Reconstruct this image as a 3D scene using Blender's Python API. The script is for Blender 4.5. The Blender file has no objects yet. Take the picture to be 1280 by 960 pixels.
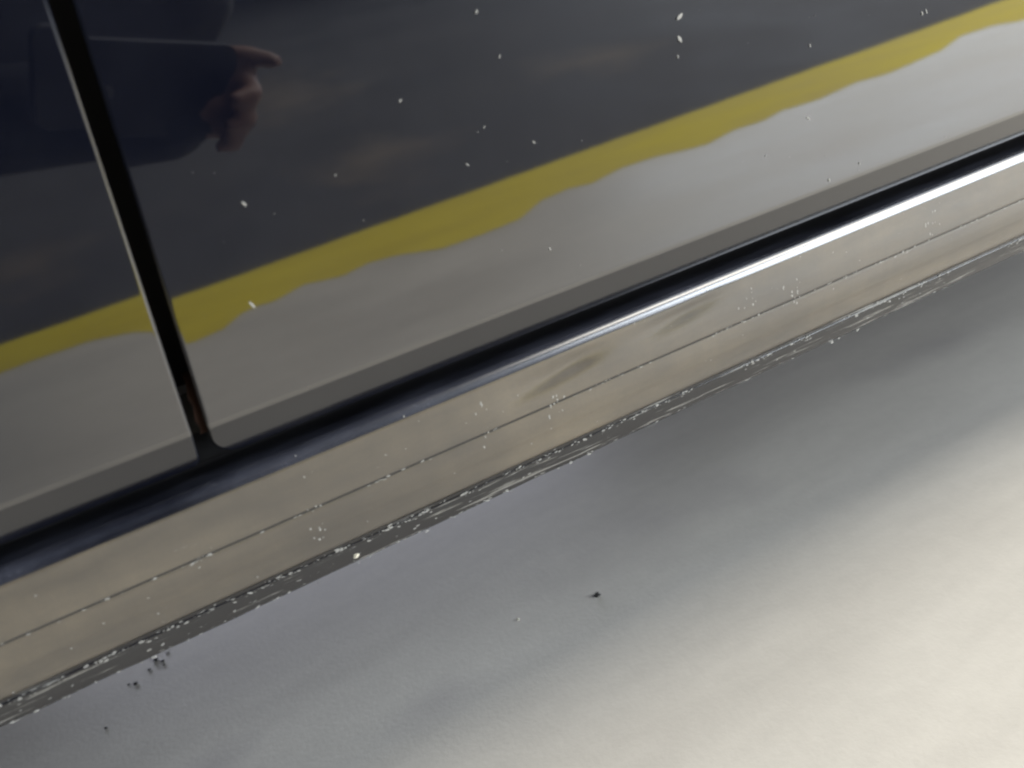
import bpy, bmesh, math, random
import numpy as np
from mathutils import Vector, Matrix, noise

random.seed(7)
scene = bpy.context.scene
col = scene.collection

# ------------------------------------------------------------------ camera
F_PX = 1004.0                                  # focal length in pixels of the 1280 px wide photograph
def nrm(v): return v.normalized()
ax_x = nrm(Vector((3500-640, -720-480, F_PX)))          # car's long axis seen by the camera (x right, y down, z forward)
nv = Vector((128-640, 100-480, F_PX)); nv -= ax_x*nv.dot(ax_x); nv.normalize()
mv = nv.cross(ax_x)
if mv.y > 0: mv = -mv
TAU = math.radians(8.0)                        # lower door leans in by this much
ax_y = math.cos(TAU)*nv - math.sin(TAU)*mv
ax_z = math.sin(TAU)*nv + math.cos(TAU)*mv
CAM = Vector((0.0, -0.3509, 0.3895))
right = Vector((ax_x.x, ax_y.x, ax_z.x)); up = -Vector((ax_x.y, ax_y.y, ax_z.y)); back = -Vector((ax_x.z, ax_y.z, ax_z.z))
cd = bpy.data.cameras.new('camera'); cam = bpy.data.objects.new('camera', cd); col.objects.link(cam)
cam.matrix_world = Matrix(((right.x, up.x, back.x, CAM.x), (right.y, up.y, back.y, CAM.y), (right.z, up.z, back.z, CAM.z), (0, 0, 0, 1)))
cd.sensor_width = 36.0; cd.lens = 36.0*F_PX/1280.0
cd.clip_start = 0.01; cd.clip_end = 200.0
cd.dof.use_dof = True; cd.dof.focus_distance = 0.48; cd.dof.aperture_fstop = 7.0
scene.camera = cam

# ------------------------------------------------------------------ light
w = bpy.data.worlds.new('World'); scene.world = w; w.use_nodes = True
bg = w.node_tree.nodes['Background']; bg.inputs[0].default_value = (0.52, 0.62, 0.85, 1); bg.inputs[1].default_value = 0.07
def area(name, loc, target, sx, sy, power, color):
    l = bpy.data.lights.new(name, 'AREA'); l.shape = 'RECTANGLE'; l.size = sx; l.size_y = sy; l.energy = power; l.color = color
    o = bpy.data.objects.new(name, l); col.objects.link(o); o.location = loc
    o.rotation_euler = (Vector(target)-Vector(loc)).to_track_quat('-Z', 'Y').to_euler()
    return o
area('workshop_skylight', (3.7, -0.3, 3.3), (3.0, -0.4, 0), 3.0, 4.2, 335, (1.0, 0.94, 0.84))
area('daylight_from_open_door', (4.2, -3.6, 2.1), (0.3, -0.3, 0.2), 3.2, 3.6, 330, (0.86, 0.93, 1.0))
area('far_side_fill', (0.3, 5.0, 1.2), (0.0, 0.0, 0.1), 4.0, 2.0, 500, (0.83, 0.85, 1.0))  # unseen bluish lamp added to brighten the floor under the car

scene.view_settings.view_transform = 'Standard'; scene.view_settings.look = 'None'
scene.view_settings.exposure = 0.38; scene.view_settings.gamma = 1.0
scene.render.engine = 'CYCLES'; scene.cycles.filter_width = 2.2

# ------------------------------------------------------------------ helpers
def link(o): col.objects.link(o); return o
def mesh_obj(name, verts, faces, mat, parent=None, smooth=True):
    me = bpy.data.meshes.new(name); me.from_pydata([tuple(v) for v in verts], [], faces); me.update()
    if smooth:
        for p in me.polygons: p.use_smooth = True
    if mat: me.materials.append(mat)
    o = bpy.data.objects.new(name, me); link(o)
    if parent: o.parent = parent
    return o
def tag(o, label=None, cat=None, group=None, kind=None):
    if label: o['label'] = label
    if cat: o['category'] = cat
    if group: o['group'] = group
    if kind: o['kind'] = kind
    return o
def empty(name, loc=(0, 0, 0)):
    o = bpy.data.objects.new(name, None); o.location = loc; o.empty_display_size = 0.05; return link(o)
def mat(name, base, rough=0.5, ior=1.5, metallic=0.0):
    m = bpy.data.materials.new(name); m.use_nodes = True
    b = m.node_tree.nodes['Principled BSDF']
    b.inputs['Base Color'].default_value = (*base, 1); b.inputs['Roughness'].default_value = rough
    b.inputs['IOR'].default_value = ior; b.inputs['Metallic'].default_value = metallic
    return m
def N(m, t, **kw):
    n = m.node_tree.nodes.new(t)
    for k, v in kw.items(): setattr(n, k, v)
    return n
def L(m, a, b): m.node_tree.links.new(a, b)
def ramp(m, src, stops):
    r = N(m, 'ShaderNodeValToRGB'); e = r.color_ramp.elements
    while len(e) < len(stops): e.new(0.5)
    for q, (p, c) in zip(e, stops):
        q.position = p; q.color = (*c, 1) if len(c) == 3 else c
    L(m, src, r.inputs[0]); return r.outputs[0]
def noise_tex(m, scale, detail=4, rough=0.55, stretch=None, coord='Object'):
    tc = N(m, 'ShaderNodeTexCoord'); mp = N(m, 'ShaderNodeMapping')
    if stretch: mp.inputs['Scale'].default_value = stretch
    L(m, tc.outputs[coord], mp.inputs[0])
    n = N(m, 'ShaderNodeTexNoise'); n.inputs['Scale'].default_value = scale; n.inputs['Detail'].default_value = detail
    n.inputs['Roughness'].default_value = rough
    L(m, mp.outputs[0], n.inputs['Vector']); return n.outputs['Fac']

# ------------------------------------------------------------------ materials
def paint_mat(name, dust_lo, dust_hi, dust_amt, rough=0.035, dust=(0.42, 0.41, 0.40), gscale=900, glo=0.2, stretch=None, scuff=None, ior=2.25):
    """near-black clear-coated car paint with a thin film of road dust"""
    m = mat(name, (0.004, 0.005, 0.011), rough, ior)
    b = m.node_tree.nodes['Principled BSDF']; out = m.node_tree.nodes['Material Output']
    film = ramp(m, noise_tex(m, 22, 6, 0.6, stretch), [(dust_lo, (0, 0, 0)), (dust_hi, (1, 1, 1))])
    grain = ramp(m, noise_tex(m, gscale, 3, 0.7), [(0.40, (glo, glo, glo)), (0.75, (1, 1, 1))])
    mul = N(m, 'ShaderNodeMath', operation='MULTIPLY'); L(m, film, mul.inputs[0]); L(m, grain, mul.inputs[1])
    mul2 = N(m, 'ShaderNodeMath', operation='MULTIPLY'); L(m, mul.outputs[0], mul2.inputs[0]); mul2.inputs[1].default_value = dust_amt
    if name == 'sill_paint':        # dried runs down the face and broad lighter and darker stretches
        for tx, st, lo in ((45, (1.3, 1, 0.16), 0.80), (5, (1, 1, 3), 0.55)):
            run = ramp(m, noise_tex(m, tx, 4, 0.55, st), [(0.35, (lo, lo, lo)), (0.66, (1, 1, 1))])
            mm = N(m, 'ShaderNodeMath', operation='MULTIPLY'); L(m, mul2.outputs[0], mm.inputs[0]); L(m, run, mm.inputs[1]); mul2 = mm
    d = N(m, 'ShaderNodeBsdfDiffuse'); d.inputs[0].default_value = (*dust, 1)
    mx = N(m, 'ShaderNodeMixShader'); L(m, mul2.outputs[0], mx.inputs[0]); L(m, b.outputs[0], mx.inputs[1]); L(m, d.outputs[0], mx.inputs[2])
    last = mx.outputs[0]
    if scuff:                       # broken pale scuffs running along the car
        lo, sc, st = scuff
        f = ramp(m, noise_tex(m, sc, 5, 0.62, st), [(lo, (0, 0, 0)), (lo+0.07, (1, 1, 1))])
        d2 = N(m, 'ShaderNodeBsdfDiffuse'); d2.inputs[0].default_value = (0.52, 0.51, 0.48, 1)
        mf = N(m, 'ShaderNodeMath', operation='MULTIPLY'); L(m, f, mf.inputs[0]); mf.inputs[1].default_value = 0.55
        m2 = N(m, 'ShaderNodeMixShader'); L(m, mf.outputs[0], m2.inputs[0]); L(m, last, m2.inputs[1]); L(m, d2.outputs[0], m2.inputs[2]); last = m2.outputs[0]
    L(m, last, out.inputs[0])
    wav = noise_tex(m, 9, 2, 0.5); bp = N(m, 'ShaderNodeBump'); bp.inputs['Strength'].default_value = 0.008; bp.inputs['Distance'].default_value = 0.004
    L(m, wav, bp.inputs['Height']); L(m, bp.outputs[0], b.inputs['Normal'])
    return m
M_door = paint_mat('door_paint', 0.40, 0.85, 0.022, 0.035, (0.40, 0.42, 0.48), 900, 0.5)
M_sill = paint_mat('sill_paint', 0.08, 0.85, 0.42, 0.28, (0.68, 0.56, 0.38), 700, 0.85, (0.35, 1, 1.6), (0.70, 60, (0.7, 1, 5)))
M_roll = paint_mat('sill_shoulder_paint', 0.42, 0.72, 0.16, 0.27, (0.36, 0.38, 0.48), 700, 0.6, (0.5, 1, 1))
M_hem = paint_mat('hem_paint', 0.3, 0.8, 0.035, 0.09, (0.36, 0.34, 0.31), 700, 0.6, None, None, 1.82)
M_crease_highlight = paint_mat('crease_highlight_paint', 0.1, 0.7, 0.10, 0.15, (0.60, 0.54, 0.45), 700, 0.8)  # highlight line along the door crease, painted in as a paler film
M_flange = paint_mat('flange_paint', 0.3, 0.7, 0.03, 0.22, (0.42, 0.40, 0.37), 700, 0.5, None, (0.575, 130, (0.16, 1, 3)), 1.75)
M_black = mat('black_rubber', (0.006, 0.006, 0.007), 0.6)
M_under = mat('underbody_coating', (0.03, 0.03, 0.032), 0.8)
M_fleck = mat('grey_white_fleck', (0.42, 0.41, 0.38), 0.75)
M_red_brown = mat('reddish_brown', (0.045, 0.021, 0.014), 0.6)
M_grit = mat('black_grit', (0.012, 0.012, 0.014), 0.7)

def floor_mat(name, c1, c2, rough, stretch=(1.2, 5, 1), bump=0.05):
    m = mat(name, c1, rough); b = m.node_tree.nodes['Principled BSDF']; b.inputs['Specular IOR Level'].default_value = 0.28
    a = noise_tex(m, 2.3, 6, 0.6, stretch); fine = noise_tex(m, 70, 4, 0.65)
    add = N(m, 'ShaderNodeMath', operation='MULTIPLY_ADD'); L(m, fine, add.inputs[0]); add.inputs[1].default_value = 0.25; L(m, a, add.inputs[2])
    L(m, ramp(m, add.outputs[0], [(0.40, c2), (0.85, c1)]), b.inputs['Base Color'])
    rr = N(m, 'ShaderNodeMapRange'); L(m, a, rr.inputs[0]); rr.inputs[1].default_value = 0.3; rr.inputs[2].default_value = 0.7
    rr.inputs[3].default_value = rough-0.06; rr.inputs[4].default_value = rough+0.1; L(m, rr.outputs[0], b.inputs['Roughness'])
    bp = N(m, 'ShaderNodeBump'); bp.inputs['Strength'].default_value = bump; bp.inputs['Distance'].default_value = 0.002
    L(m, noise_tex(m, 260, 4, 0.6), bp.inputs['Height']); L(m, bp.outputs[0], b.inputs['Normal'])
    return m
M_floor = floor_mat('light_grey_floor_paint', (0.68, 0.65, 0.585), (0.54, 0.515, 0.465), 0.42, (0.9, 3.6, 1), 0.12)
M_aisle = floor_mat('dark_grey_floor_paint', (0.092, 0.090, 0.088), (0.066, 0.066, 0.066), 0.8, (1.2, 1.0, 1))
def stain(m, c, spots, amt):
    b = m.node_tree.nodes['Principled BSDF']; src = b.inputs['Base Color'].links[0].from_socket
    tc = N(m, 'ShaderNodeTexCoord'); nz = noise_tex(m, 7, 5, 0.6); last = None
    for x, y, rx, ry in spots:
        mp = N(m, 'ShaderNodeMapping'); mp.vector_type = 'POINT'; mp.inputs['Location'].default_value = (-x/rx, -y/ry, 0); mp.inputs['Scale'].default_value = (1/rx, 1/ry, 0)
        L(m, tc.outputs['Object'], mp.inputs[0]); ln = N(m, 'ShaderNodeVectorMath', operation='LENGTH'); L(m, mp.outputs[0], ln.inputs[0])
        ad = N(m, 'ShaderNodeMath', operation='MULTIPLY_ADD'); L(m, nz, ad.inputs[0]); ad.inputs[1].default_value = 1.1; L(m, ln.outputs['Value'], ad.inputs[2])
        f = ramp(m, ad.outputs[0], [(0.45, (amt, amt, amt)), (1.0, (0, 0, 0))])
        mx = N(m, 'ShaderNodeMix', data_type='RGBA'); L(m, f, mx.inputs[0]); L(m, src, mx.inputs[6]); mx.inputs[7].default_value = (*c, 1); src = mx.outputs[2]
    L(m, src, b.inputs['Base Color'])
stain(M_aisle, (0.20, 0.165, 0.125), [(0.44, -1.36, 0.42, 0.55), (-0.22, -1.25, 0.26, 0.36), (0.45, -2.4, 0.6, 1.2), (1.2, -1.7, 0.5, 0.5)], 0.62)
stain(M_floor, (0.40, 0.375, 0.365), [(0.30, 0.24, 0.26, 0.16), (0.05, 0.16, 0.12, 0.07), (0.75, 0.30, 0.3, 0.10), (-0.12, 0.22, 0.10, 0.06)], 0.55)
M_yellow = floor_mat('yellow_line_paint', (0.78, 0.655, 0.06), (0.60, 0.48, 0.05), 0.75)

# ------------------------------------------------------------------ floor
floor = mesh_obj('floor', [(-7, -7, 0), (8, -7, 0), (8, 7, 0), (-7, 7, 0)], [(0, 1, 2, 3)], M_floor); tag(floor, kind='structure')
def line_far(x): return -0.937 - 0.073*x
aisle = mesh_obj('dark_floor', [(-7, -7, .0002), (8, -7, .0002), (8, line_far(8)+.03, .0002), (-7, line_far(-7)+.03, .0002)], [(0, 1, 2, 3)], M_aisle, floor)
# near edge of the line, rolled by hand: (x, y)
EDGE = [(-.50, -.81), (-.40, -.82), (-.30, -.815), (-.21, -.825), (-.143, -.825), (-.09, -.805), (-.06, -.78), (-.025, -.75), (.02, -.76), (.05, -.79), (.074, -.798), (.102, -.794), (.15, -.817), (.206, -.799), (.249, -.814), (.296, -.807),
        (.357, -.773), (.43, -.774), (.498, -.782), (.56, -.826), (.619, -.837), (.66, -.826), (.735, -.849), (.804, -.846), (.862, -.829), (.902, -.822), (.976, -.845),
        (1.049, -.842), (1.102, -.86), (1.193, -.854), (1.309, -.876), (1.385, -.864), (1.489, -.881), (1.575, -.895), (1.683, -.939), (1.783, -.936), (1.836, -.907), (1.95, -.92), (2.1, -.96)]
def line_near(x):
    if x <= EDGE[0][0] or x >= EDGE[-1][0]: return line_far(x) + 0.125 + 0.03*noise.noise(Vector((x*4.0, 3.3, 0)))
    for (a, wa), (b, wb) in zip(EDGE, EDGE[1:]):
        if a <= x <= b:
            t = (x-a)/(b-a); return wa+(wb-wa)*t
vs, fs = [], []
n = 1500
for i in range(n+1):
    x = -7+15*i/n; e = 0.0012*noise.noise(Vector((x*40, 0, 0)))+0.003*noise.noise(Vector((x*9, 5, 0)))
    vs += [(x, line_far(x)+e, .0004), (x, line_near(x)+0.0015*noise.noise(Vector((x*60, 9, 0))), .0004)]
    if i: k = 2*i; fs.append((k-2, k, k+1, k-1))
mesh_obj('painted_line', vs, fs, M_yellow, floor)

# ------------------------------------------------------------------ car
car = empty('car', (0.2, 0.3, 0)); tag(car, 'glossy black car, lower doors and dusty dented sill above the grey floor', 'car')
CO = Vector((0.2, 0.3, 0))
def ray_z(deg, y): return CAM.z - (y-CAM.y)*math.tan(math.radians(deg))
def smooth_profile(pts, step=0.0012):
    """Catmull-Rom through (y, z) points"""
    out = []
    P = [Vector(p) for p in pts]; P = [2*P[0]-P[1]]+P+[2*P[-1]-P[-2]]
    for i in range(1, len(P)-2):
        p0, p1, p2, p3 = P[i-1:i+3]; k = max(1, int((p2-p1).length/step))
        for j in range(k):
            t = j/k
            out.append(0.5*((2*p1)+(p2-p0)*t+(2*p0-5*p1+4*p2-p3)*t*t+(3*p1-p0-3*p2+p3)*t**3))
    out.append(P[-2]); return out

# --- doors: cross-section from the hem up, arc length v
HEM_Y = 0.0107
hem = Vector((HEM_Y, ray_z(16.45, HEM_Y)))
crease = Vector((0.0, 0.3000))
def door_profile(tilt0):
    pts = []
    d = (crease-hem); n1 = 8
    c0 = hem.lerp(crease, 0.93)
    for i in range(n1+1): pts.append(hem.lerp(c0, i/n1))
    # rounded crease into the door face
    a0 = math.atan2(c0.x-crease.x, crease.y-c0.y); t = tilt0
    c2 = crease + Vector((-math.sin(t), math.cos(t)))*0.0018
    for i in range(1, 9):
        u = i/8; pts.append(c0*(1-u)**2+crease*2*u*(1-u)+c2*u*u)
    p = c2.copy(); ang = t; s = 0
    while p.y < 0.88:
        st = 0.004 if s < 0.24 else 0.02
        s += st
        # almost flat in the lower part, rolling upright and over towards the belt line
        a = t - 0.02*min(s/0.2, 1.0) - max(0, s-0.24)*0.62
        p = p + Vector((-math.sin(a), math.cos(a)))*st; pts.append(p.copy())
    return pts
def door(name, x_edge, sgn, length, slant, corner, tilt0, edge_r=0.0014, label=None):
    """panel whose near edge is at x_edge (at the hem), running sgn*length along x"""
    prof = door_profile(tilt0)
    V = [0.0]
    for a, b in zip(prof, prof[1:]): V.append(V[-1]+(b-a).length)
    # resample so rows are dense near the hem corner
    rows = [0, .0003, .0006, .001, .0015, .002, .0026, .0035, .005, .0065, .008, .0095, .011]
    v = 0.012
    while v < V[-1]:
        rows.append(v); v += 0.0012 if v < 0.03 else (0.004 if v < 0.26 else 0.02)
    def at(v):
        for i in range(len(V)-1):
            if V[i+1] >= v:
                t = (v-V[i])/(V[i+1]-V[i]); p = prof[i].lerp(prof[i+1], t); tg = (prof[i+1]-prof[i]).normalized(); return p, tg
        return prof[-1], (prof[-1]-prof[-2]).normalized()
    ds = [0, .0001, .0003, .0006, .001, .0014, .0018, .0022, .0026, .003, .004, .006, .009, .013, .018, .025, .035, .05, .07]
    d = .09
    while d < length-.001: ds.append(d); d += .03
    ds.append(length)
    verts, faces = [], []
    nc = len(ds)
    for v in rows:
        p, tg = at(v); nin = Vector((tg.y, -tg.x))          # inward
        cut = corner-math.sqrt(max(0, corner*corner-(corner-v)**2)) if v < corner else 0
        for d in ds:
            dx = d+cut*(1-min(d/0.05, 1))
            # distance to the outline
            if v < corner and dx < corner: de = corner-math.hypot(corner-v, corner-dx)
            else: de = min(dx, v)
            off = edge_r-math.sqrt(max(0, edge_r**2-(edge_r-de)**2)) if de < edge_r else 0
            q = p+nin*off
            verts.append(Vector((x_edge+sgn*dx+slant*v, q.x, q.y))-CO)
    for r in range(len(rows)-1):
        for c in range(nc-1):
            a = r*nc+c; f = (a, a+1, a+nc+1, a+nc); faces.append(f if sgn > 0 else f[::-1])
    # folded return: outline pushed straight in
    ring = [(len(rows)-1-r)*nc for r in range(len(rows))]+list(range(1, nc))
    base = len(verts)
    for k in ring: verts.append(verts[k]+Vector((0.001*sgn, 0.016, 0)))
    for i in range(len(ring)-1):
        a, b = ring[i], ring[i+1]; f = (a, b, base+i+1, base+i); faces.append(f if sgn > 0 else f[::-1])
    o = mesh_obj(name, verts, faces, M_door, car); o.data.materials.append(M_hem); o.data.materials.append(M_crease_highlight)
    HL = (crease-hem).length
    for p in o.data.polygons:
        if p.index < (len(rows)-1)*(nc-1):
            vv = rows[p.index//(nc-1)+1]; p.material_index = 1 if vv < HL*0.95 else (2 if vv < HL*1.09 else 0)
    if label: o['label'] = label
    return o
M_GAPX = 0.0
# pixel-measured bottom corner of each door, taken to the hem
front_door = door('door', -0.0172, 1, 1.12, 0.098, 0.012, TAU, label='black door right of the gap, bright yellow line reflected in it')
rear_door = door('door', -0.0237, -1, 1.0, 0.0935, 0.004, TAU+math.radians(0.65), edge_r=0.0012, label='black door left of the gap, dark figure reflected in it')

# --- sill
def sp(deg, y): return (y, ray_z(deg, y))
ledge = [Vector((0.060, 0.2690)), Vector((0.045, 0.2722)), Vector((0.030, 0.2738)), Vector((0.020, 0.2744))]
RO = 0.0066; rc = Vector((0.0110, 0.2680))
roll = [rc+Vector((-math.cos(math.radians(a)), math.sin(math.radians(a))))*RO for a in [88-4*k for k in range(25)]]
sill_pts = [tuple(roll[-1]), sp(19.7, 0.0050), sp(20.8, 0.0058), sp(21.9, 0.0071)]
seam1 = [sp(22.0, 0.0073), sp(22.04, 0.0080), sp(22.14, 0.0085), sp(22.22, 0.0084)]
low = [sp(22.3, 0.0084), sp(23.1, 0.0096), sp(23.80, 0.0116), sp(23.92, 0.0124), sp(24.5, 0.0146), sp(24.85, 0.0156), sp(25.02, 0.0162), sp(25.12, 0.0178)]
prof = smooth_profile([tuple(p) for p in ledge]+[tuple(roll[0])], .004)[:-1]+roll[:-1]+smooth_profile(sill_pts, .0011)+[Vector(p) for p in seam1]+smooth_profile(low, .0011)
flange_pts = [sp(25.14, 0.0180), sp(25.3, 0.0196), sp(25.42, 0.0190), sp(25.50, 0.0191), sp(25.60, 0.0210), sp(26.1, 0.0246), sp(26.48, 0.0276), sp(26.56, 0.0278), sp(26.585, 0.0287), sp(26.4, 0.0300), sp(25.0, 0.0300)]
xs = []
x = -1.05
while x < 1.3:
    xs.append(x); x += 0.002 if -0.30 < x < 0.95 else 0.02
def extrude(name, prof, mat_, disp, parent):
    verts, faces = [], []
    k = len(prof)
    for x in xs:
        for j, p in enumerate(prof):
            dy, dz = disp(x, p.x, p.y)
            verts.append(Vector((x, p.x+dy, p.y+dz))-CO)
    for i in range(len(xs)-1):
        for j in range(k-1):
            a = i*k+j; faces.append((a, a+1, a+k+1, a+k))
    return mesh_obj(name, verts, faces, mat_, parent)
# (x, z, half length, height above, height below, depth): shallow upper flank, steep lower one
DENTS = [(0.156, 0.2612, 0.021, 0.0052, 0.0062, 0.0019), (0.130, 0.2585, 0.018, 0.0060, 0.0064, 0.0010),
         (0.231, 0.2640, 0.018, 0.0036, 0.0056, 0.0011), (0.208, 0.2615, 0.016, 0.0040, 0.0060, 0.0006), (-0.140, 0.2305, 0.030, 0.0060, 0.0030, 0.0013)]
def sill_disp(x, y, z):
    d = 0
    wob = 1+0.12*noise.noise(Vector((x*55, z*90, 8)))
    x0 = x; x = x+0.002*noise.noise(Vector((z*160, x*30, 1))); z1 = z+0.0006*noise.noise(Vector((x*70, 4, z*60)))
    for cx, cz, rx, ru, rl, dep in DENTS:
        q = z1-cz-0.16*(x-cx); d += wob*dep*math.exp(-((x-cx)/rx)**2-(q/(ru if q > 0 else rl))**2)
    d *= max(0.0, min(1.0, (0.2700-z)/0.006))
    d += 0.00025*noise.noise(Vector((x0*7, z*30, 2)))
    return d, 0
sill = extrude('sill', prof, M_sill, sill_disp, car); sill.data.materials.append(M_roll); sill.data.materials.append(M_hem)
JS = next(j for j, q in enumerate(prof) if abs(q.x-0.0073) < 1e-6)
NROLL = len(smooth_profile([tuple(p) for p in ledge]+[tuple(roll[0])], .004))-1+20
for p in sill.data.polygons:
    j = p.index % (len(prof)-1)
    if j < NROLL: p.material_index = 1
    elif JS <= j < JS+2: p.material_index = 2
def flange_disp(x, y, z):
    a = 0.0002*noise.noise(Vector((x*22, 1, 0)))+0.00015*noise.noise(Vector((x*90, 2, z*60)))
    return a, 0.0004*noise.noise(Vector((x*35, 7, 0))) if z < 0.206 else 0
flange = extrude('sill_flange', [Vector(p) for p in flange_pts], M_flange, flange_disp, sill)

# --- what closes the gaps: pillar with rubber seal, underbody
def boxv(x0, x1, y0, y1, z0, z1):
    v = [Vector(p)-CO for p in ((x0, y0, z0), (x1, y0, z0), (x1, y1, z0), (x0, y1, z0), (x0, y0, z1), (x1, y0, z1), (x1, y1, z1), (x0, y1, z1))]
    return v, [(0, 3, 2, 1), (4, 5, 6, 7), (0, 1, 5, 4), (1, 2, 6, 5), (2, 3, 7, 6), (3, 0, 4, 7)]
v, f = boxv(-1.0, 1.2, 0.061, 0.12, 0.24, 0.86); mesh_obj('pillar_panel', v, f, M_black, car, False)
v, f = boxv(-1.0, 1.2, 0.0255, 0.045, 0.2935, 0.312); seal = mesh_obj('door_seal', v, f, M_black, car, False)
v, f = boxv(-1.2, 1.4, 0.06, 1.62, 0.222, 0.29); mesh_obj('underbody', v, f, M_under, car, False)
v, f = boxv(-1.2, 1.4, 0.13, 1.62, 0.30, 1.35); mesh_obj('cabin_body', v, f, M_under, car, False)
v, f = boxv(-1.2, 1.4, 1.60, 1.66, 0.2, 0.29); mesh_obj('sill', v, f, M_under, car, False)

# small reddish-brown patch on the folded edge of the front door, low in the gap
def oval(c, a, b, t, axis_a, axis_b):
    n = axis_a.cross(axis_b)
    ring = [c+axis_a*a*math.cos(k*math.pi/4)+axis_b*b*math.sin(k*math.pi/4) for k in range(8)]
    return ring+[c+n*t, c-n*t], [(k, (k+1) % 8, 8) for k in range(8)]+[((k+1) % 8, k, 9) for k in range(8)]
vs, fs = [], []
for k in range(9):
    z = 0.297+0.027*k/8; xe = -0.0172+0.098*(z-0.2834); wy = 0.0035*math.sin(math.pi*(k+0.6)/9.2)+0.0008
    for y in (0.0075-wy, 0.0075+wy):
        vs += [Vector((xe-0.0030+0.0006*math.sin(k*2.1), y, z))-CO, Vector((xe+0.0006, y, z))-CO]
    if k:
        a = 4*(k-1); b = 4*k
        fs += [(a, b, b+2, a+2), (a+1, a, b, b+1), (a+2, a+3, b+3, b+2), (a+1, b+1, b+3, a+3)]
mesh_obj('red_brown_patch', vs, fs, M_red_brown, front_door)

# ------------------------------------------------------------------ dust and chips on the paint
def flecks(name, parent, items):
    vs, fs = [], []
    for c, a, b, ang in items:
        e1 = Vector((math.cos(ang), 0.02, math.sin(ang))); e2 = Vector((-math.sin(ang), 0.02, math.cos(ang)))
        v, f = oval(c-CO, a, b, 0.00012, e1.normalized(), e2.normalized()); o = len(vs)
        v = [p+Vector((random.uniform(-.25, .25)*b, 0, random.uniform(-.25, .25)*b)) for p in v]
        vs += v; fs += [tuple(i+o for i in t) for t in f]
    o = mesh_obj(name, vs, fs, M_fleck, parent, False); o['kind'] = 'stuff'; return o
KS = len(prof); KF = len(flange_pts); SV = sill.data.vertices; FV = flange.data.vertices
vis = [i for i, x in enumerate(xs) if -0.20 < x < 0.85]
seam_j = [j for j, p in enumerate(prof) if abs(p.x-0.0080) < 2e-6 or abs(p.x-0.0085) < 2e-6]
face_j = [j for j, p in enumerate(prof) if p.y < 0.272 and p.x < 0.0165]
items = []
def on_sill(i, j): return SV[i*KS+j].co+CO+Vector((0, -0.0001, 0))
def on_flange(i, j): return FV[i*KF+j].co+CO+Vector((0, -0.0001, 0))
for k in range(260):                                # crumbs caught along the seam
    i = random.choice(vis); x = xs[i]
    if noise.noise(Vector((x*25, 0, 4))) < -0.12: continue
    c = on_sill(i, random.choice(seam_j)); r = random.uniform(.00022, .0008)
    items.append((c+Vector((0, 0, random.gauss(0, .0004))), r*random.uniform(1, 4.0) if r < .0005 else r*1.5, r*0.5, random.gauss(0, .2)))
for k in range(90):
    i = random.choice(vis); c = on_sill(i, random.choice(face_j)); r = random.uniform(.00012, .00045)
    items.append((c, r*1.4, r*0.7, random.uniform(0, 3)))
for cx, z0, z1, n in ((0.105, .236, .266, 11), (0.143, .232, .252, 12), (0.272, .250, .264, 9), (0.30, .238, .256, 14), (0.012, .226, .250, 12), (0.41, .245, .266, 12)):   # splash runs
    i0 = min(range(len(xs)), key=lambda i: abs(xs[i]-cx))
    cand = [j for j in face_j if z0 < prof[j].y < z1]
    for k in range(n):
        i = min(max(0, i0+int(random.gauss(0, 2.2))), len(xs)-1); r = random.uniform(.0002, .00075)
        items.append((on_sill(i, random.choice(cand)), r*1.3, r*0.8, random.uniform(0.8, 2.2)))
flecks('dust_flecks', sill, items)
items = []
for k in range(1500):
    i = random.choice(vis); x = xs[i]
    if noise.noise(Vector((x*14, 3, 4))) < -0.25: continue
    j = random.choice([1, 2, 2, 2, 2, 3, 3, 4, 5, 6, 7, 7]); r = random.choice([.00012, .00016, .0002, .0003, .0005, .0008])*random.uniform(.7, 1.2)
    items.append((on_flange(i, j)+Vector((0, 0, random.gauss(0, .0006))), r*random.uniform(1.5, 5.0) if r < .0004 else r*1.5, r*0.55, random.gauss(0, .2)))
flecks('chipped_paint', sill, items)
DOORSPOTS = [(.0309, .3822, .0011, 2.0), (.0199, .3433, .0016, 2.0), (.1519, .4092, .0007, 1.0), (.1041, .4031, .0008, .6), (.1378, .3836, .0006, 1.0), (.1597, .3712, .0008, 2.2), (.1262, .3706, .0008, 2.2), (.0691, .3825, .0005, 1.0),
    (.1569, .3221, .0009, 1.7), (.2440, .3959, .0017, 2.0), (.2419, .3886, .0008, 1.5), (.2455, .4053, .0019, .5), (.3225, .3756, .0009, 1.8), (.4018, .3741, .0011, 1.8), (.4050, .3745, .0011, 1.8), (.3189, .3404, .0012, 2.4), (.3314, .3041, .0011, 1.7),
    (.3541, .3069, .0008, 1.5), (.2891, .3290, .0006, 1.0), (.1458, .4281, .0009, .8)]
def door_y(z, t=TAU): return -(z-0.30)*math.tan(t-0.004)-0.0004
DOORSPOTS += [(random.uniform(.0, .55), random.uniform(.303, .44), random.choice([.00012, .00016, .0002, .0003]), random.gauss(1.9, .3)) for k in range(36)]
flecks('dust_flecks', front_door, [(Vector((x, door_y(z), z)), r*1.1, r*.42, a) for x, z, r, a in DOORSPOTS])

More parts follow.
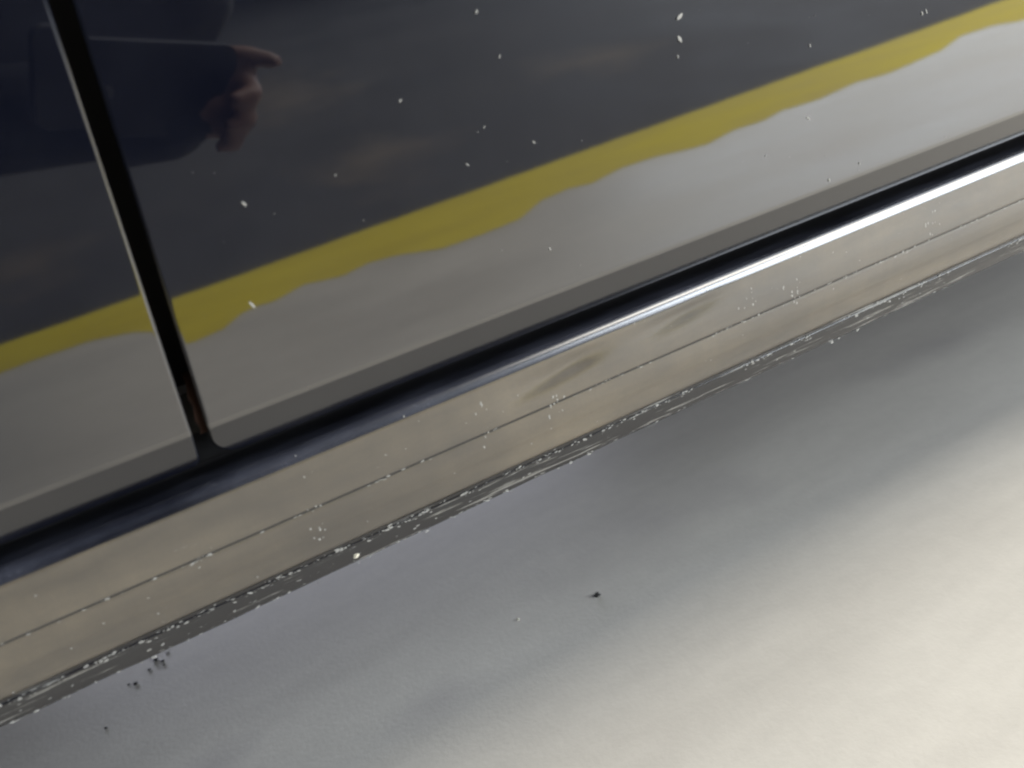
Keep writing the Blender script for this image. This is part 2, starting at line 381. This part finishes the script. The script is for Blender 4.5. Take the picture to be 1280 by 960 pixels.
def crumb(name, loc, r, m, label, cat, squash=0.6, group=None, seed=1):
    bm = bmesh.new(); bmesh.ops.create_icosphere(bm, subdivisions=2, radius=r)
    for v in bm.verts:
        v.co *= 1+0.45*noise.noise(v.co/r*1.3+Vector((seed*3.1, 0, 0))); v.co.z *= squash
    me = bpy.data.meshes.new(name); bm.to_mesh(me); bm.free(); me.materials.append(m)
    o = link(bpy.data.objects.new(name, me)); o.location = loc; o.rotation_euler = (0, 0, seed*1.7)
    tag(o, label, cat, group); return o
M_chip = mat('cream_paint_chip', (0.80, 0.76, 0.62), 0.6)
crumb('paint_chip', (0.0233, 0.0178, 0.2079), 0.0016, M_chip, 'cream coloured crumb stuck to the lower sill flange', 'crumb', 0.5, seed=2)
M_stone = mat('grey_stone', (0.03, 0.028, 0.026), 0.7)
crumb('pebble', (0.2024, 0.1833, 0.0014), 0.0026, M_stone, 'small dark pebble alone in the middle of the bright floor', 'pebble', 0.6, seed=3)
crumb('grit', (0.1374, 0.2049, 0.0010), 0.0013, M_chip, 'tiny white crumb on the floor left of the dark pebble', 'crumb', 0.6, seed=4)
GRIT = [(-.1585, .4178, .0034, 'largest black crumb in the grit cluster below the flange, lower left'), (-.152, .409, .0026, 'black crumb just below the largest one in the lower left grit cluster'),
        (-.1640, .4045, .0022, 'black crumb at the left side of the lower left grit cluster'), (-.1510, .4015, .0016, 'lowest and smallest black crumb of the lower left grit cluster'),
        (-.1765, .3912, .0028, 'bigger of the two black crumbs lying left of the grit cluster'), (-.1830, .3960, .0014, 'smaller of the two black crumbs lying left of the grit cluster'),
        (-.2, .342, .0020, 'black crumb lying alone nearest the bottom left of the photo'), (-.147, .421, .0018, 'black crumb at the top of the grit cluster, closest to the flange')]
for k, (x, y, r, lab) in enumerate(GRIT):
    r *= 0.72; crumb('grit', (x, y, r*0.35), r, M_grit, lab, 'grit', 0.45, 'black grit crumbs at lower left', seed=5+k)

# ------------------------------------------------------------------ the photographer, seen only as a reflection
M_navy = mat('navy_jacket', (0.006, 0.007, 0.014), 0.9); M_trouser = mat('dark_trousers', (0.012, 0.012, 0.014), 0.85)
M_skin = mat('skin', (0.155, 0.088, 0.07), 0.6); M_hair = mat('dark_hair', (0.02, 0.015, 0.012), 0.6); M_shoe = mat('black_shoe', (0.02, 0.02, 0.02), 0.5)
NAVY, TROU, SKIN, SHOE = 0, 1, 2, 3
J = {  # joint: (position, radius)
 'pelvis': ((-.50, -.85, .36), .145), 'belly': ((-.36, -.78, .41), .15), 'chest': ((-.17, -.68, .485), .155), 'neckbase': ((-.07, -.61, .57), .085),
 'neck': ((-.045, -.585, .63), .052), 'skull': ((-.02, -.56, .70), .075), 'crown': ((.0, -.535, .765), .062), 'chin': ((.005, -.495, .665), .035), 'nose': ((.035, -.475, .705), .014),
 'ear_a': ((.055, -.60, .70), .014), 'ear_b': ((-.095, -.53, .70), .014),
 'shr': ((.085, -.68, .440), .080), 'elr': ((-.16, -.535, .362), .050), 'wrr': ((.030, -.417, .356), .040), 'cuffr': ((.040, -.414, .356), .027), 'palmr': ((.066, -.408, .360), .021),
 'i0': ((0.0780, -0.4060, 0.3880), .0105), 'i1': ((0.1060, -0.3980, 0.3870), .0090), 'i2': ((0.1280, -0.3910, 0.3770), .0075),
 'm0': ((0.0760, -0.4060, 0.3710), .0105), 'm1': ((0.1020, -0.3960, 0.3650), .0092), 'm2': ((0.1020, -0.3760, 0.3600), .0085), 'm3': ((0.0840, -0.3665, 0.3610), .0072),
 'r0': ((0.0690, -0.4060, 0.3540), .0100), 'r1': ((0.0920, -0.3960, 0.3460), .0088), 'r2': ((0.0920, -0.3770, 0.3410), .0082), 'r3': ((0.0740, -0.3675, 0.3420), .0070),
 'p0': ((0.0590, -0.4070, 0.3400), .0092), 'p1': ((0.0770, -0.3980, 0.3300), .0080), 'p2': ((0.0770, -0.3820, 0.3250), .0074), 'p3': ((0.0620, -0.3730, 0.3260), .0064),
 't0': ((0.0440, -0.4200, 0.3780), .0120), 't1': ((0.0620, -0.4240, 0.3920), .0100), 't2': ((0.0840, -0.4200, 0.3940), .0085),
 'shl': ((-.19, -.54, .63), .075), 'ell': ((-.42, -.40, .56), .050), 'wrl': ((-.585, -.44, .475), .040), 'palml': ((-.625, -.47, .452), .026),
 'l0': ((-.655, -.475, .448), .010), 'l1': ((-.690, -.485, .425), .008), 'l2': ((-.650, -.490, .445), .010), 'l3': ((-.680, -.505, .420), .008), 'l4': ((-.640, -.500, .444), .010), 'l5': ((-.665, -.520, .420), .008),
 'l6': ((-.628, -.445, .440), .011), 'l7': ((-.645, -.425, .425), .009),
 'hipr': ((-.44, -.88, .31), .105), 'knr': ((-.38, -.60, .078), .070), 'anr': ((-.53, -.97, .060), .045), 'tor': ((-.56, -1.10, .045), .040),
 'hipl': ((-.58, -.80, .33), .105), 'knl': ((-.64, -.46, .36), .070), 'anl': ((-.63, -.53, .085), .048), 'tol': ((-.63, -.35, .042), .040)}
SEG = [('pelvis', 'belly', NAVY), ('belly', 'chest', NAVY), ('chest', 'neckbase', NAVY), ('neckbase', 'neck', SKIN), ('neck', 'skull', SKIN), ('skull', 'crown', SKIN), ('skull', 'chin', SKIN), ('chin', 'nose', SKIN), ('skull', 'nose', SKIN),
 ('skull', 'ear_a', SKIN), ('skull', 'ear_b', SKIN), ('neckbase', 'shr', NAVY), ('chest', 'shr', NAVY), ('shr', 'elr', NAVY), ('elr', 'wrr', NAVY), ('cuffr', 'palmr', SKIN), ('wrr', 'cuffr', NAVY),
 ('palmr', 'i0', SKIN), ('i0', 'i1', SKIN), ('i1', 'i2', SKIN), ('palmr', 'm0', SKIN), ('m0', 'm1', SKIN), ('m1', 'm2', SKIN), ('m2', 'm3', SKIN), ('palmr', 'r0', SKIN), ('r0', 'r1', SKIN), ('r1', 'r2', SKIN), ('r2', 'r3', SKIN),
 ('palmr', 'p0', SKIN), ('p0', 'p1', SKIN), ('p1', 'p2', SKIN), ('p2', 'p3', SKIN), ('cuffr', 't0', SKIN), ('t0', 't1', SKIN), ('t1', 't2', SKIN),
 ('neckbase', 'shl', NAVY), ('chest', 'shl', NAVY), ('shl', 'ell', NAVY), ('ell', 'wrl', NAVY), ('wrl', 'palml', SKIN), ('palml', 'l0', SKIN), ('l0', 'l1', SKIN), ('palml', 'l2', SKIN), ('l2', 'l3', SKIN), ('palml', 'l4', SKIN), ('l4', 'l5', SKIN), ('palml', 'l6', SKIN), ('l6', 'l7', SKIN),
 ('pelvis', 'hipr', TROU), ('hipr', 'knr', TROU), ('knr', 'anr', TROU), ('anr', 'tor', SHOE), ('pelvis', 'hipl', TROU), ('hipl', 'knl', TROU), ('knl', 'anl', TROU), ('anl', 'tol', SHOE)]
# every limb a tapered run of overlapping rounds, fused into one skin by a voxel remesh
bm = bmesh.new()
def ball(c, r, sub=2): bmesh.ops.create_icosphere(bm, subdivisions=sub, radius=r, matrix=Matrix.Translation(c))
for a, b, _ in SEG:
    pa, ra = J[a]; pb, rb = J[b]; pa = Vector(pa); pb = Vector(pb)
    n = max(2, int((pb-pa).length/(0.30*min(ra, rb)))+1)
    for k in range(n+1): ball(pa.lerp(pb, k/n), ra+(rb-ra)*k/n)
me = bpy.data.meshes.new('person'); bm.to_mesh(me); bm.free()
tmp = link(bpy.data.objects.new('person', me))
rm = tmp.modifiers.new('r', 'REMESH'); rm.mode = 'VOXEL'; rm.voxel_size = 0.0055; rm.use_smooth_shade = True
sm = tmp.modifiers.new('s', 'SMOOTH'); sm.factor = 0.5; sm.iterations = 2
dg = bpy.context.evaluated_depsgraph_get()
body = bpy.data.meshes.new_from_object(tmp.evaluated_get(dg))
bpy.data.objects.remove(tmp)
for m in (M_navy, M_trouser, M_skin, M_shoe): body.materials.append(m)
cen = np.empty(len(body.polygons)*3, dtype=np.float32); body.polygons.foreach_get('center', cen); cen = cen.reshape(-1, 3)
bq = np.full(len(cen), 1e9); bi = np.zeros(len(cen), dtype=np.int32)
for a, b, m in SEG:
    pa, ra = np.array(J[a][0]), J[a][1]; pb, rb = np.array(J[b][0]), J[b][1]; d = pb-pa
    t = np.clip((cen-pa)@d/(d@d), 0, 1); q = np.linalg.norm(cen-pa-t[:, None]*d, axis=1)-(ra+(rb-ra)*t)
    k = q < bq; bq[k] = q[k]; bi[k] = m
body.polygons.foreach_set('material_index', bi); body.polygons.foreach_set('use_smooth', np.ones(len(cen), dtype=bool))
person = link(bpy.data.objects.new('person', body)); body.name = 'person'
tag(person, 'person in navy jacket crouching with one hand forward, mirrored in the dark door', 'person')
hv = bmesh.new(); bmesh.ops.create_icosphere(hv, subdivisions=4, radius=1.0)
for v in hv.verts:
    v.co = Vector((-.018, -.562, .722))+Vector((v.co.x*.088, v.co.y*.085, v.co.z*.092))*(1+0.05*noise.noise(v.co*6))
bmesh.ops.delete(hv, geom=[v for v in hv.verts if (v.co-Vector((-.018, -.562, .722))).dot(Vector((.35, .75, -.55))) > 0.012], context='VERTS')
hm = bpy.data.meshes.new('hair'); hv.to_mesh(hm); hv.free(); hm.materials.append(M_hair)
hair = link(bpy.data.objects.new('hair', hm)); hair.parent = person
for dx in (-1, 1):
    ev = bmesh.new(); bmesh.ops.create_icosphere(ev, subdivisions=2, radius=0.011)
    em = bpy.data.meshes.new('eye'); ev.to_mesh(em); ev.free(); em.materials.append(mat('eye', (0.5, 0.48, 0.45), 0.2))
    e = link(bpy.data.objects.new('eye', em)); e.location = Vector((.020, -.503, .725))+Vector((.028, -.014, 0))*dx; e.parent = person

# phone held in that hand, its lens where the picture was taken from
M_phone = mat('black_phone', (0.006, 0.006, 0.010), 0.8); M_glass = mat('phone_glass', (0.01, 0.01, 0.012), 0.08)
phone = empty('phone', CAM+right*0.030+back*0.008)
phone.rotation_euler = cam.matrix_world.to_euler()
tag(phone, 'black phone gripped by its end in the mirrored hand', 'phone')
def rounded_slab(name, w_, h_, t_, r_, m, parent, off=(0, 0, 0)):
    bm = bmesh.new(); ring = []
    for cx, cy, a0 in ((1, 1, 0), (-1, 1, 90), (-1, -1, 180), (1, -1, 270)):
        for k in range(7):
            a = math.radians(a0+90*k/6); ring.append((cx*(w_/2-r_)+r_*math.cos(a), cy*(h_/2-r_)+r_*math.sin(a)))
    vb = [bm.verts.new((x, y, -t_/2)) for x, y in ring]; vt = [bm.verts.new((x, y, t_/2)) for x, y in ring]
    bm.faces.new(vt); bm.faces.new(vb[::-1]); n = len(ring)
    for k in range(n): bm.faces.new((vb[k], vb[(k+1) % n], vt[(k+1) % n], vt[k]))
    me = bpy.data.meshes.new(name); bm.to_mesh(me); bm.free(); me.materials.append(m)
    o = link(bpy.data.objects.new(name, me)); o.parent = parent; o.location = off; return o
rounded_slab('phone_case', 0.148, 0.072, 0.008, 0.010, M_phone, phone)
rounded_slab('screen', 0.140, 0.066, 0.0006, 0.007, M_glass, phone, (0, 0, 0.0044))
rounded_slab('lens', 0.011, 0.011, 0.0012, 0.0054, M_glass, phone, (-0.030, 0, -0.0047))
